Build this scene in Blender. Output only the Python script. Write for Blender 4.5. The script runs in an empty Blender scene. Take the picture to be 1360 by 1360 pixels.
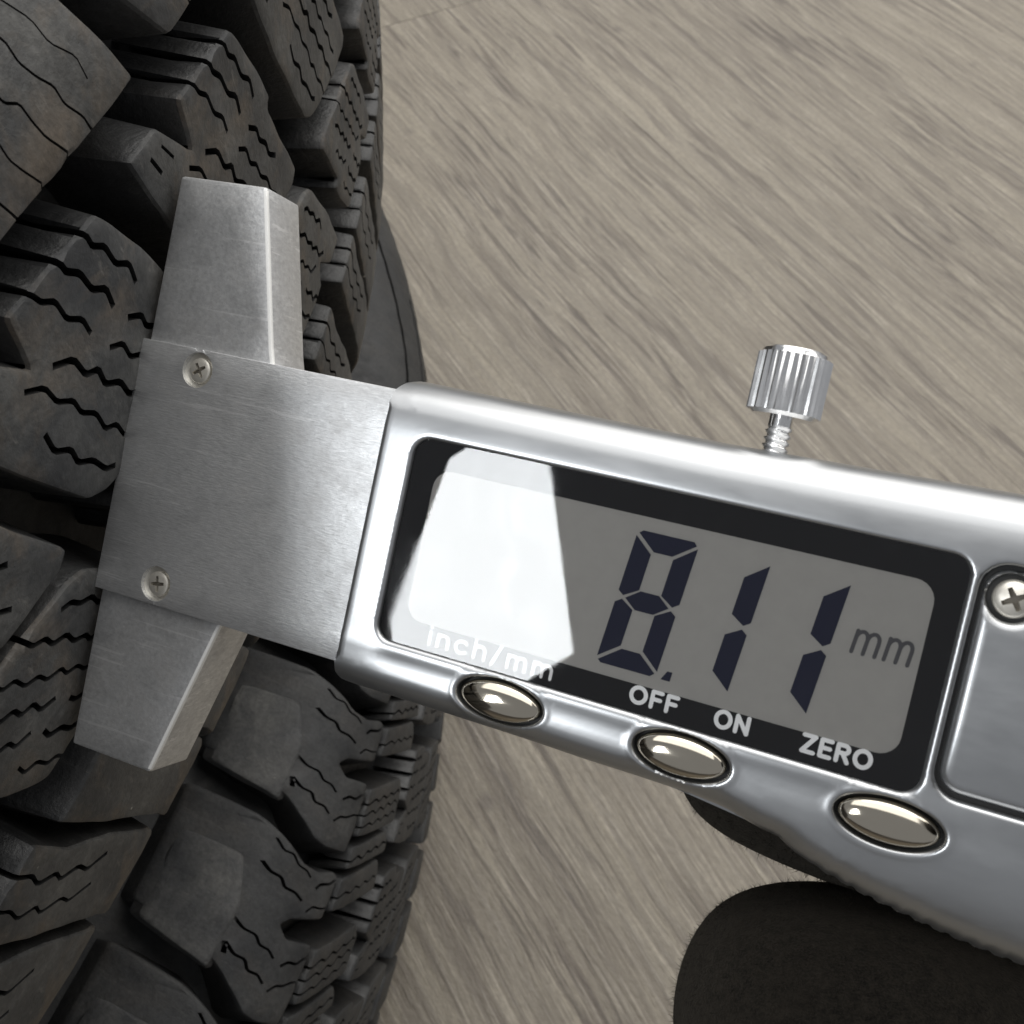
import bpy, bmesh, math, random
import numpy as np
from mathutils import Vector, Matrix
from mathutils.geometry import delaunay_2d_cdt

random.seed(7)
rng = np.random.default_rng(7)
scene = bpy.context.scene
COL = scene.collection
MM = 0.001

# ------------------------------------------------------------------ frame
# world: metres, Z up, floor at z = 0; the stack's axis is the world Z axis
FLOOR_H = 260.0 * MM
TYRE_R = 340.0
ROT = Matrix(((0.98778455, -0.09637514, -0.12244802),
              (0.0, 0.78580059, -0.61847993),
              (0.15582582, 0.61092492, 0.77620168)))
G_ORG = Vector((337.712, 37.084, 4.233)) * MM + Vector((0, 0, FLOOR_H))

# ------------------------------------------------------------------ camera
cam_d = bpy.data.cameras.new("camera")
cam = bpy.data.objects.new("camera", cam_d)
COL.objects.link(cam)
cam_rot = Matrix(((0.92814283, -0.31158838, 0.20362608),
                  (0.3719939, 0.75722294, -0.53687426),
                  (0.01309344, 0.57404365, 0.81872001)))
cam_loc = Vector((388.4613, -0.47265, 73.93433)) * MM + Vector((0, 0, FLOOR_H))
cam.matrix_world = Matrix.Translation(cam_loc) @ cam_rot.to_4x4()
cam_d.sensor_width = 36.0
cam_d.lens = 36.0 * 1345.2 / 1360.0
cam_d.clip_start = 0.005
cam_d.clip_end = 50.0
cam_d.dof.use_dof = True
cam_d.dof.focus_distance = 0.090
cam_d.dof.aperture_fstop = 105.0
scene.camera = cam

# ------------------------------------------------------------------ light
world = bpy.data.worlds.new("World")
scene.world = world
world.use_nodes = True
bg = world.node_tree.nodes["Background"]
bg.inputs[0].default_value = (0.94, 0.96, 1.0, 1)
bg.inputs[1].default_value = 0.26


def g2w(p):
    """gauge frame (mm) -> world (m)"""
    return ROT @ (Vector(p) * MM) + G_ORG


def area(name, centre, xdir, ydir, sx, sy, radiance, colour):
    d = bpy.data.lights.new(name, 'AREA')
    d.shape = 'RECTANGLE'
    d.size, d.size_y = sx, sy
    d.energy = radiance * math.pi * sx * sy
    d.color = colour
    o = bpy.data.objects.new(name, d)
    COL.objects.link(o)
    x = Vector(xdir).normalized()
    y = Vector(ydir)
    y = (y - x * y.dot(x)).normalized()
    z = x.cross(y)                       # the lamp shines along -z
    o.matrix_world = Matrix.Translation(centre) @ Matrix((x, y, z)).transposed().to_4x4()
    return o


# the daylit doorway that mirrors in the display glass (to the left, behind the photographer)
src = g2w((60.99, 8.18, 2 * 2.12 - 71.12))          # the camera mirrored in the display plane
T0 = 0.9
p_lo = src + ROT @ (Vector((-.496, -.43, 1)) * T0)
w_v = ROT @ (Vector((1, 1, .195)) * (.233 * T0))
l_v = ROT @ (Vector((-.395, .2, 1)) * 1.65)
w_v = w_v - l_v * (w_v.dot(l_v) / l_v.length_squared)
c0 = p_lo + w_v / 2 + l_v / 2
if w_v.cross(l_v).dot(g2w((40, 0, 0)) - c0) > 0:
    w_v = -w_v
area("doorway_light", c0, w_v, l_v, w_v.length, l_v.length, 15.5, (0.95, 0.98, 1.0))
# the wide shop window on the far side, high up
fc = Vector((0.80, 1.30, 1.60))
ft = Vector((0.40, 0.05, 0.2)) - fc
fx = Vector((-1, 0.1, 0))
fy = ft.cross(fx)
if fx.cross(fy).dot(ft) > 0:
    fy = -fy
area("shop_window_light", fc, fx, fy, 3.0, 2.2, 2.1, (1.0, 0.97, 0.92))
# a lit ceiling panel overhead
area("ceiling_light", Vector((-.20, .82, 2.15)), (1, 0, 0), (0, 1, 0), 2.3, 2.7, 1.55, (1.0, 0.99, 0.97))

scene.view_settings.view_transform = 'Standard'
scene.view_settings.look = 'None'
scene.view_settings.exposure = 0.15
scene.view_settings.gamma = 1.0
scene.render.engine = 'CYCLES'

# ------------------------------------------------------------------ helpers


def tag(o, label=None, cat=None, group=None, kind=None):
    if label: o['label'] = label
    if cat: o['category'] = cat
    if group: o['group'] = group
    if kind: o['kind'] = kind
    return o


def empty(name, mat=None):
    o = bpy.data.objects.new(name, None)
    o.empty_display_size = 0.02
    COL.objects.link(o)
    if mat is not None:
        o.matrix_world = mat
    return o


def mesh_obj(name, verts, faces, mat, parent=None, sharp=35, smooth=True):
    me = bpy.data.meshes.new(name)
    me.from_pydata([tuple(v) for v in verts], [], faces)
    me.update()
    if smooth:
        me.polygons.foreach_set("use_smooth", [True] * len(me.polygons))
        me.set_sharp_from_angle(angle=math.radians(sharp))
    if mat: me.materials.append(mat)
    o = bpy.data.objects.new(name, me)
    COL.objects.link(o)
    if parent: o.parent = parent
    return o


def inst(src_o, parent, name=None):
    o = src_o.copy()
    if name: o.name = name
    COL.objects.link(o)
    o.parent = parent
    return o


def pip(pts, poly):
    """points (n,2) inside polygon"""
    x, y = pts[:, 0], pts[:, 1]
    p = np.asarray(poly, float)
    r = np.zeros(len(pts), bool)
    a, b = p, np.roll(p, -1, 0)
    for (x1, y1), (x2, y2) in zip(a, b):
        if y1 == y2: continue
        c = ((y1 > y) != (y2 > y)) & (x < (x2 - x1) * (y - y1) / (y2 - y1) + x1)
        r ^= c
    return r


def dist_poly(pts, poly, closed=True):
    p = np.asarray(poly, float)
    a = p if closed else p[:-1]
    b = np.roll(p, -1, 0) if closed else p[1:]
    d = b - a
    L = np.maximum((d * d).sum(1), 1e-12)
    out = np.full(len(pts), 1e9)
    for i in range(len(a)):
        v = pts - a[i]
        t = np.clip((v @ d[i]) / L[i], 0, 1)
        q = v - t[:, None] * d[i]
        out = np.minimum(out, np.hypot(q[:, 0], q[:, 1]))
    return out


def ccw(poly):
    p = np.asarray(poly, float)
    q = np.roll(p, -1, 0)
    return p if (p[:, 0] * q[:, 1] - q[:, 0] * p[:, 1]).sum() > 0 else p[::-1]


def rounded(poly, r, n=3):
    p = ccw(poly)
    out = []
    N = len(p)
    for i in range(N):
        a, b, c = p[i - 1], p[i], p[(i + 1) % N]
        la, lc = np.linalg.norm(a - b), np.linalg.norm(c - b)
        t = min(r, .45 * la, .45 * lc)
        s, e = b + (a - b) * t / la, b + (c - b) * t / lc
        for k in range(n + 1):
            u = k / n
            out.append((1 - u) ** 2 * s + 2 * u * (1 - u) * b + u * u * e)
    return np.array(out)


def subdiv(poly, step, closed=True):
    p = np.asarray(poly, float)
    out = []
    n = len(p)
    for i in range(n if closed else n - 1):
        a, b = p[i], p[(i + 1) % n]
        k = max(1, int(math.ceil(np.linalg.norm(b - a) / step)))
        for j in range(k):
            out.append(a + (b - a) * j / k)
    if not closed: out.append(p[-1])
    return np.array(out)


def normals2d(poly):
    """outward normals of a CCW polygon per vertex"""
    p = np.asarray(poly, float)
    d = np.roll(p, -1, 0) - p
    d /= np.maximum(np.linalg.norm(d, axis=1), 1e-9)[:, None]
    n = np.c_[d[:, 1], -d[:, 0]]
    m = n + np.roll(n, 1, 0)
    return m / np.maximum(np.linalg.norm(m, axis=1), .35)[:, None]


def thick(line, w, ext=0.0, soft=False):
    """polyline -> thin polygon"""
    p = np.asarray(line, float)
    if soft and len(p) > 3:              # rounded zigzag, as moulded
        q = [p[0]]
        for a, b in zip(p[:-1], p[1:]):
            q += [a * .86 + b * .14, a * .14 + b * .86]
        p = np.array(q + [p[-1]])
    if ext:
        d = p[0] - p[1]; p = np.r_[[p[0] + d / np.linalg.norm(d) * ext], p]
    d = p[1:] - p[:-1]
    d /= np.linalg.norm(d, axis=1)[:, None]
    n = np.c_[-d[:, 1], d[:, 0]]
    m = np.r_[[n[0]], (n[1:] + n[:-1]), [n[-1]]]
    ln = np.linalg.norm(m, axis=1)
    ln[1:-1] = ln[1:-1] ** 2 / 2
    m = m / np.maximum(ln, .6)[:, None]
    m[1:-1] = m[1:-1]
    return np.r_[p + m * w / 2, (p - m * w / 2)[::-1]]


def region(outline, cuts=(), holes=(), rings=(0.15, 0.5), grid=2.5, step=1.2, hole_rings=(), jitter=0.0):
    """triangulate outline minus cuts/holes. Returns pts(n,2), tris, boundary edges (i,j,kind)"""
    ol = subdiv(ccw(outline), step)
    pts = [ol]
    edges = []

    def loop(n0, n): edges.extend((n0 + i, n0 + (i + 1) % n) for i in range(n))
    loop(0, len(ol))
    n = len(ol)
    cl = []
    for c in list(cuts) + list(holes):
        c2 = subdiv(ccw(c), step)
        cl.append(c2)
        pts.append(c2)
        loop(n, len(c2))
        n += len(c2)
    allcut = cl
    free = []
    on = normals2d(ol)
    for r in rings:
        q = ol - on * r
        free.append(q[dist_poly(q, ol) > r * .8])
    for h, k in zip(cl[len(cuts):], range(len(holes))):
        hn = normals2d(h)
        for r in hole_rings:
            q = h + hn * r
            free.append(q[dist_poly(q, h) > r * .8])
    if grid:
        lo, hi = ol.min(0), ol.max(0)
        gx, gy = np.meshgrid(np.arange(lo[0], hi[0], grid), np.arange(lo[1], hi[1], grid * .87))
        gx = gx + (np.arange(gx.shape[0]) % 2)[:, None] * grid / 2
        q = np.c_[gx.ravel(), gy.ravel()]
        m = dist_poly(q, ol) > max([grid * .4] + [r * 1.12 for r in rings])
        for h in cl[len(cuts):]:
            m &= dist_poly(q, h) > max([grid * .4] + [r * 1.12 for r in hole_rings])
        free.append(q[m])
    q = np.concatenate(free) if free else np.zeros((0, 2))
    if len(q):
        m = pip(q, ol)
        for c in allcut:
            m &= ~pip(q, c)
            if len(q): m &= dist_poly(q, c) > .04
        q = q[m]
    P = np.concatenate(pts + [q])
    r = delaunay_2d_cdt([Vector(v) for v in P], edges, [], 0, 1e-4)
    V = np.array([(v.x, v.y) for v in r[0]])
    F = np.array([f for f in r[2] if len(f) == 3])
    cen = V[F].mean(1)
    keep = pip(cen, ol)
    for c in allcut: keep &= ~pip(cen, c)
    F = F[keep]
    a = V[F]
    ar = (a[:, 1, 0] - a[:, 0, 0]) * (a[:, 2, 1] - a[:, 0, 1]) - (a[:, 1, 1] - a[:, 0, 1]) * (a[:, 2, 0] - a[:, 0, 0])
    F = F[np.abs(ar) > 1e-9]; ar = ar[np.abs(ar) > 1e-9]
    F[ar < 0] = F[ar < 0][:, ::-1]
    cnt = {}
    for t in F:
        for i in range(3):
            e = (int(t[i]), int(t[(i + 1) % 3]))
            cnt[e] = 1
    bnd = [e for e in cnt if (e[1], e[0]) not in cnt]
    used = np.unique(F)
    mp = -np.ones(len(V), int); mp[used] = np.arange(len(used))
    V = V[used]; F = mp[F]
    bnd = [(mp[a], mp[b]) for a, b in bnd]
    return V, F, bnd, ol, cl


# ------------------------------------------------------------------ material helpers
class NT:
    def __init__(self, name):
        self.m = bpy.data.materials.new(name)
        self.m.use_nodes = True
        self.t = self.m.node_tree
        self.b = self.t.nodes["Principled BSDF"]

    def n(self, typ, **kw):
        o = self.t.nodes.new(typ)
        for k, v in kw.items():
            if k in o.inputs.keys(): o.inputs[k].default_value = v
            else: setattr(o, k, v)
        return o

    def l(self, a, b): self.t.links.new(a, b)

    def coord(self, scale=(1, 1, 1), rot=(0, 0, 0), kind='Object', loc=(0, 0, 0)):
        c = self.n('ShaderNodeTexCoord')
        m = self.n('ShaderNodeMapping')
        m.inputs['Scale'].default_value = scale
        m.inputs['Rotation'].default_value = rot
        m.inputs['Location'].default_value = loc
        self.l(c.outputs[kind], m.inputs[0])
        return m.outputs[0]

    def noise(self, vec, scale, detail=4, rough=.55, dist=0.0):
        o = self.n('ShaderNodeTexNoise')
        o.inputs['Scale'].default_value = scale
        o.inputs['Detail'].default_value = detail
        o.inputs['Roughness'].default_value = rough
        o.inputs['Distortion'].default_value = dist
        self.l(vec, o.inputs['Vector'])
        return o.outputs['Fac']

    def ramp(self, fac, stops):
        o = self.n('ShaderNodeValToRGB')
        e = o.color_ramp.elements
        while len(e) < len(stops): e.new(.5)
        for i, (p, c) in enumerate(stops):
            e[i].position = p
            e[i].color = (c, c, c, 1) if not isinstance(c, tuple) else (*c, 1)
        self.l(fac, o.inputs[0])
        return o.outputs[0]

    def mix(self, fac, a, b, mode='MIX'):
        o = self.n('ShaderNodeMix')
        o.data_type = 'RGBA'
        o.blend_type = mode
        for s, v in ((o.inputs[0], fac), (o.inputs[6], a), (o.inputs[7], b)):
            if isinstance(v, (int, float)): s.default_value = v
            elif isinstance(v, tuple): s.default_value = (*v, 1)
            else: self.l(v, s)
        return o.outputs[2]

    def math(self, op, a, b=0.0):
        o = self.n('ShaderNodeMath', operation=op)
        for s, v in ((o.inputs[0], a), (o.inputs[1], b)):
            if isinstance(v, (int, float)): s.default_value = v
            else: self.l(v, s)
        return o.outputs[0]

    def bump(self, h, strength, dist, normal=None):
        o = self.n('ShaderNodeBump')
        o.inputs['Strength'].default_value = strength
        o.inputs['Distance'].default_value = dist
        self.l(h, o.inputs['Height'])
        if normal is not None: self.l(normal, o.inputs['Normal'])
        self.l(o.outputs[0], self.b.inputs['Normal'])
        return o.outputs[0]

    def set(self, **kw):
        for k, v in kw.items():
            s = self.b.inputs[k.replace('_', ' ')]
            if isinstance(v, (int, float)): s.default_value = v
            elif isinstance(v, tuple): s.default_value = (*v, 1)
            else: self.l(v, s)
        return self


def mat_rubber(name, dust=.5, brown=.5, base=.028, spec=.38, ro=(.50, .72)):
    k = NT(name)
    v = k.coord()
    info = k.n('ShaderNodeObjectInfo')
    off = k.n('ShaderNodeVectorMath', operation='MULTIPLY_ADD')
    k.l(v, off.inputs[0])
    off.inputs[1].default_value = (1, 1, 1)
    cmb = k.n('ShaderNodeCombineXYZ')
    k.l(k.math('MULTIPLY', info.outputs['Random'], 3.0), cmb.inputs[0])
    k.l(cmb.outputs[0], off.inputs[2])
    v = off.outputs[0]
    big = k.noise(v, 70, 5, .6)
    mid = k.noise(v, 260, 5, .62, .4)
    fine = k.noise(v, 1500, 4, .65)
    d = k.ramp(big, [(.36, 0.0), (.66, 1.0)])
    d = k.math('MULTIPLY', d, k.ramp(mid, [(.30, .25), (.62, 1.0)]))
    c = k.mix(k.math('MULTIPLY', d, dust), (base * .96, base * 1.0, base * 1.06), (.124, .122, .115))
    bn = k.noise(k.coord(loc=(.31, .7, .2)), 95, 5, .65, .6)
    bm = k.math('MULTIPLY', k.ramp(bn, [(.50, 0.0), (.68, 1.0)]), brown)
    c = k.mix(bm, c, (.125, .097, .070))
    g = k.ramp(fine, [(.3, .72), (.7, 1.22)])
    c = k.mix(1.0, c, g, 'MULTIPLY')
    sc1 = k.noise(k.coord(scale=(60, 900, 300), rot=(.4, .6, .7)), 1.0, 6, .75)
    c = k.mix(k.math('MULTIPLY', k.ramp(sc1, [(.60, 0.0), (.72, 1.0)]), dust * .75), c, (.17, .16, .145))
    # pale grit grains
    vor = k.n('ShaderNodeTexVoronoi')
    vor.inputs['Scale'].default_value = 230
    k.l(v, vor.inputs['Vector'])
    sp = k.ramp(vor.outputs['Distance'], [(.045, 1.0), (.075, 0.0)])
    spm = k.math('MULTIPLY', sp, k.ramp(k.noise(v, 140, 2), [(.60, 0.0), (.62, 1.0)]))
    spm = k.math('MULTIPLY', spm, .9 if dust > .5 else .0)
    c = k.mix(spm, c, (.62, .60, .54))
    k.set(Base_Color=c, Roughness=k.ramp(mid, [(.3, ro[0]), (.7, ro[1])]))
    k.b.inputs['Specular IOR Level'].default_value = spec
    h = k.math('ADD', k.math('MULTIPLY', fine, .35), k.math('MULTIPLY', mid, 1.0))
    h = k.math('ADD', h, k.math('MULTIPLY', spm, .8))
    k.bump(h, .55, .00035)
    return k.m


def mat_brushed(name, base=.6, r0=.26, r1=.40, streak=(60, 900, 300), aniso=.4, rot=(0, 0, 0), bs=.12, blot=.2, metal=1.0):
    k = NT(name)
    v = k.coord(scale=streak, rot=rot)
    s = k.noise(v, 6.0, 5, .6)
    v2 = k.coord()
    mid = k.noise(v2, 420, 5, .6, .8)
    big = k.noise(v2, 110, 4, .6, .4)
    scr = k.noise(k.coord(scale=(1, 1, 1), rot=(0, 0, .8)), 1600, 3, .6)
    c = k.mix(k.ramp(s, [(.32, 0.0), (.68, 1.0)]), (base * .84, base * .85, base * .86), (base * 1.1, base * 1.11, base * 1.12))
    c = k.mix(k.math('MULTIPLY', k.ramp(mid, [(.5, 0.0), (.72, 1.0)]), blot * 1.2), c, (base * .62, base * .6, base * .58))
    c = k.mix(k.math('MULTIPLY', k.ramp(big, [(.45, 0.0), (.7, 1.0)]), blot * .7), c, (base * .7, base * .7, base * .7))
    ro = k.mix(k.ramp(mid, [(.35, 0.0), (.7, 1.0)]), (r0,) * 3, (r1,) * 3)
    for ang, sc_, th in ((.5, (40, 1500, 300), .645), (2.1, (50, 1700, 300), .66), (1.2, (70, 1300, 300), .66)):
        scn = k.noise(k.coord(scale=sc_, rot=(0, 0, ang)), 1.0, 3, .6)
        c = k.mix(k.math('MULTIPLY', k.ramp(scn, [(th, 0.0), (th + .04, 1.0)]), .5), c, (base * 1.35, base * 1.35, base * 1.36))
    fl = k.noise(k.coord(scale=(1, 1.6, 1), rot=(0, 0, .3)), 2600, 3, .7)
    c = k.mix(k.math('MULTIPLY', k.ramp(fl, [(.60, 0.0), (.72, 1.0)]), .55), c, (base * 1.32, base * 1.32, base * 1.32))
    c = k.mix(k.math('MULTIPLY', k.ramp(fl, [(.28, 1.0), (.38, 0.0)]), .35), c, (base * .5, base * .5, base * .5))
    k.set(Base_Color=c, Metallic=metal, Roughness=ro)
    k.b.inputs['Anisotropic'].default_value = aniso
    h = k.math('ADD', s, k.math('MULTIPLY', scr, .5))
    k.bump(h, bs, .0002)
    return k.m


def mat_metal(name, col, rough, noise=0.0, bump=0.0):
    k = NT(name)
    v = k.coord()
    n = k.noise(v, 700, 4, .6)
    k.set(Base_Color=k.mix(k.math('MULTIPLY', n, .18), col, tuple(c * .75 for c in col)), Metallic=1.0,
          Roughness=k.ramp(k.noise(v, 300, 4, .6), [(.3, max(.02, rough - noise)), (.7, rough + noise)]))
    if bump: k.bump(n, bump, .0001)
    return k.m


def mat_plain(name, col, rough, spec=.5, metal=0.0, var=.12, scale=500):
    k = NT(name)
    n = k.noise(k.coord(), scale, 4, .6)
    k.set(Base_Color=k.mix(n, tuple(c * (1 - var) for c in col), tuple(c * (1 + var) for c in col)),
          Roughness=rough, Metallic=metal)
    k.b.inputs['Specular IOR Level'].default_value = spec
    return k.m


M = {}
M['tread'] = mat_rubber('tread_rubber', .74, .62, .032, .45)
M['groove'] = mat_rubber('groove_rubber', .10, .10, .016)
M['wall'] = mat_rubber('unworn_shaded_rubber', .14, .06, .013, .55, (.40, .52))  # less worn and dusty than the tops, darkened further to imitate groove shade
M['lower'] = mat_rubber('lower_tread_rubber', .30, .10, .024)
M['side'] = mat_rubber('scuffed_rubber', .95, .03, .034)
M['band'] = mat_rubber('sidewall_rubber', .22, .06, .022)
M['plate'] = mat_brushed('brushed_steel', .70, .36, .46, (200, 1300, 300), 0.0, blot=.22, metal=.80, bs=.14)
M['base'] = mat_brushed('ground_steel', .68, .38, .50, (380, 420, 300), 0.0, blot=.34, metal=.78, bs=.10)
M['edge'] = mat_plain('painted_edge_highlight', (.86, .86, .84), .45, .5, .35, .05)  # pale diffuse colour stands in for the highlight along the bar's chamfers
k = NT('satin_silver')
n1 = k.noise(k.coord(), 2400, 3, .6)
n2 = k.noise(k.coord(scale=(1, 3, 1)), 260, 4, .6)
k.set(Base_Color=k.mix(n2, (.42, .43, .44), (.47, .48, .49)), Metallic=.93, Roughness=k.ramp(n2, [(.3, .29), (.7, .35)]))
k.bump(n1, .04, .00005)
M['body'] = k.m
M['chrome'] = mat_metal('button_chrome', (.60, .55, .46), .10, .05)
M['knob'] = mat_metal('bright_plating', (.90, .90, .90), .22, .07, .05)
M['screw'] = mat_plain('nickel_screw', (.74, .71, .64), .38, .5, .72, .06)
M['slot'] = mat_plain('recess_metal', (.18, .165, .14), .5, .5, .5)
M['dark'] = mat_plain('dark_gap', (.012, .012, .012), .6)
M['panel'] = mat_plain('black_bezel_print', (.005, .005, .006), .6, .0)
M['seg'] = mat_plain('lcd_segment_ink', (.006, .008, .028), .6, .0)
M['lcdtext'] = mat_plain('lcd_unit_ink', (.072, .071, .076), .6, .0)
M['print'] = mat_plain('white_print', (.86, .86, .86), .5, var=.03)

k = NT('lcd_grey')
n1 = k.noise(k.coord(), 900, 4, .6)
k.set(Base_Color=k.mix(n1, (.31, .30, .282), (.36, .348, .326)), Roughness=.4)
k.b.inputs['Specular IOR Level'].default_value = .02
M['lcd'] = k.m

# thin clear window over the display: a sheet that reflects by Fresnel and lets the rest through
k = NT('clear_window')
for nd in list(k.t.nodes): k.t.nodes.remove(nd)
out = k.n('ShaderNodeOutputMaterial')
mx = k.n('ShaderNodeMixShader')
tr = k.n('ShaderNodeBsdfTransparent')
gl = k.n('ShaderNodeBsdfGlossy')
k.l(k.ramp(k.noise(k.coord(scale=(1, .5, 1), rot=(0, 0, .9)), 260, 6, .7, .8), [(.42, .010), (.75, .055)]), gl.inputs['Roughness'])
fr = k.n('ShaderNodeFresnel')
fr.inputs['IOR'].default_value = 1.52
v = k.coord()
smu = k.ramp(k.noise(k.coord(scale=(1, .6, 1), rot=(0, 0, .7)), 500, 6, .7, 1.0), [(.5, 0.0), (.8, 1.0)])
fac = k.math('ADD', k.math('MULTIPLY', fr.outputs[0], 1.4), k.math('MULTIPLY', smu, .012))
k.l(fac, mx.inputs[0])
k.l(tr.outputs[0], mx.inputs[1])
k.l(gl.outputs[0], mx.inputs[2])
k.l(mx.outputs[0], out.inputs[0])
M['glass'] = k.m

# glove fabric
k = NT('glove_fabric')
v = k.coord()
f1 = k.noise(v, 5200, 4, .75)
f2 = k.noise(v, 220, 4, .6)
f3 = k.noise(v, 1300, 4, .7)
c = k.mix(k.ramp(k.math('ADD', k.math('MULTIPLY', f1, .5), k.math('MULTIPLY', f3, .5)), [(.38, 0.0), (.62, 1.0)]), (.003, .0026, .002), (.023, .0195, .015))
c = k.mix(k.math('MULTIPLY', k.ramp(f2, [(.45, 0.0), (.75, 1.0)]), .5), c, (.017, .014, .0105))
k.set(Base_Color=c, Roughness=.95)
k.b.inputs['Specular IOR Level'].default_value = .15
k.b.inputs['Sheen Weight'].default_value = .16
k.b.inputs['Sheen Roughness'].default_value = .5
k.b.inputs['Sheen Tint'].default_value = (.5, .45, .38, 1)
k.bump(k.math('ADD', f1, k.math('MULTIPLY', k.noise(v, 900, 3, .6), .5)), .9, .00025)
M['glove'] = k.m


# floor
def mat_floor():
    k = NT('wood_look_floor')
    info = k.n('ShaderNodeObjectInfo')
    cmb = k.n('ShaderNodeCombineXYZ')
    k.l(k.math('MULTIPLY', info.outputs['Random'], 7.0), cmb.inputs[0])
    k.l(k.math('MULTIPLY', info.outputs['Random'], 3.1), cmb.inputs[1])

    def co(sx, sy, wob=0.0):
        c = k.n('ShaderNodeTexCoord')
        a = k.n('ShaderNodeVectorMath', operation='ADD')
        k.l(c.outputs['Object'], a.inputs[0])
        k.l(cmb.outputs[0], a.inputs[1])
        src_v = a.outputs[0]
        if wob:
            nz = k.n('ShaderNodeTexNoise')
            nz.inputs['Scale'].default_value = 9.0
            nz.inputs['Detail'].default_value = 3
            k.l(src_v, nz.inputs['Vector'])
            sc = k.n('ShaderNodeVectorMath', operation='SCALE')
            sc.inputs['Scale'].default_value = wob
            k.l(nz.outputs['Color'], sc.inputs[0])
            b = k.n('ShaderNodeVectorMath', operation='ADD')
            k.l(src_v, b.inputs[0]); k.l(sc.outputs[0], b.inputs[1])
            src_v = b.outputs[0]
        m = k.n('ShaderNodeMapping')
        m.inputs['Scale'].default_value = (sx, sy, 1)
        k.l(src_v, m.inputs[0])
        return m.outputs[0]
    g1 = k.noise(co(4, 120, .012), 1.0, 8, .72, .5)          # broad streaks along the board
    g2 = k.noise(co(17, 300, .010), 1.0, 6, .66, .5)       # fine grain lines
    g3 = k.noise(co(3, 13, .0), 1.0, 4, .6, 1.2)           # cloudy tone
    g4 = k.noise(co(360, 520), 1.0, 3, .6)                 # weave-like emboss
    g5 = k.noise(co(24, 700, .006), 1.0, 4, .6)
    g6 = k.noise(co(8, 140, .014), 1.0, 8, .76, .5)
    c = k.mix(k.ramp(g1, [(.34, 0.0), (.64, 1.0)]), (.140, .121, .095), (.262, .234, .184))
    c = k.mix(k.math('MULTIPLY', k.ramp(g3, [(.35, 0.0), (.7, 1.0)]), .38), c, (.262, .232, .184))
    msk = k.ramp(k.noise(co(5, 20, .0), 1.0, 4, .6, .8), [(.36, .30), (.60, 1.0)])
    c = k.mix(k.math('MULTIPLY', msk, k.ramp(g6, [(.49, 0.0), (.60, .88)])), c, (.098, .080, .064))
    c = k.mix(k.math('MULTIPLY', msk, k.ramp(g2, [(.52, 0.0), (.60, .95)])), c, (.075, .061, .050))
    c = k.mix(k.math('MULTIPLY', k.ramp(g5, [(.54, 0.0), (.66, 1.0)]), .55), c, (.38, .345, .285))
    c = k.mix(k.math('MULTIPLY', k.ramp(g4, [(.38, 0.0), (.62, 1.0)]), .34), c, (.125, .105, .085))
    vor = k.n('ShaderNodeTexVoronoi')
    vor.inputs['Scale'].default_value = 14
    k.l(co(1, 1), vor.inputs['Vector'])
    c = k.mix(k.math('MULTIPLY', k.ramp(vor.outputs['Distance'], [(.02, 1.0), (.06, 0.0)]), .55), c, (.09, .075, .065))
    k.set(Base_Color=c, Roughness=k.ramp(g1, [(.3, .34), (.7, .50)]))
    k.b.inputs['Specular IOR Level'].default_value = .4
    h = k.math('ADD', k.math('MULTIPLY', g2, 1.0), k.math('MULTIPLY', g4, .6))
    h = k.math('ADD', h, k.math('MULTIPLY', g6, .8))
    k.bump(h, .8, .0007)
    return k.m


M['floor'] = mat_floor()
M['seam'] = mat_plain('floor_seam', (.10, .085, .07), .8)

# ------------------------------------------------------------------ floor: boards on a screed sheet
bed = mesh_obj('floor', [(-8, -8, -.004), (8, -8, -.004), (8, 8, -.004), (-8, 8, -.004)], [(0, 1, 2, 3)], M['seam'], smooth=False)
tag(bed, kind='structure')
GR = math.radians(-38.5)                 # direction of the grain
PW, PL, GAP = .190, 1.22, .00035


def plank_mesh():
    bm = bmesh.new()
    bmesh.ops.create_cube(bm, size=1)
    bmesh.ops.scale(bm, vec=(PL - GAP, PW - .00004, .0038), verts=bm.verts)
    bmesh.ops.bevel(bm, geom=[e for e in bm.edges if e.verts[0].co.z > 0 and e.verts[1].co.z > 0], offset=.00012, segments=1, affect='EDGES')
    me = bpy.data.meshes.new('plank')
    bm.to_mesh(me); bm.free()
    me.materials.append(M['floor'])
    return me


pm = plank_mesh()
for row in range(-4, 7):
    c_mid = .360 + .095 + PW * (row - 0)
    off = {0: -.246}.get(row, -.246 + .43 * (row % 3) + .11 * row)
    for j in range(-2, 3):
        g_mid = off + PL * (j + .5)
        # grain coordinate g runs along GR, c across it
        x = g_mid * math.cos(GR) - c_mid * math.sin(GR)
        y = g_mid * math.sin(GR) + c_mid * math.cos(GR)
        if math.hypot(x - .1, y - .3) > 1.7: continue
        o = bpy.data.objects.new('plank', pm)
        COL.objects.link(o)
        o.parent = bed
        o.location = (x, y, -.0019)
        o.rotation_euler = (0, 0, GR)

# ------------------------------------------------------------------ tyres
W_T, RS_T, CROWN = 45.6, 23.2, 500.0


def half_profile(w, rs):
    u = np.linspace(0, w, 30)
    dd = u * u / (2 * CROWN)
    th0 = math.asin(w / CROWN)
    th = np.linspace(th0, math.radians(80), 30)[1:]
    ua = w + rs * (np.sin(th) - math.sin(th0))
    da = dd[-1] + rs * (math.cos(th0) - np.cos(th))
    us = ua[-1] + np.array([2., 4, 5])
    ds = da[-1] + np.array([12., 30, 60])
    return np.r_[u, ua, us], np.r_[dd, da, ds]


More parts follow.
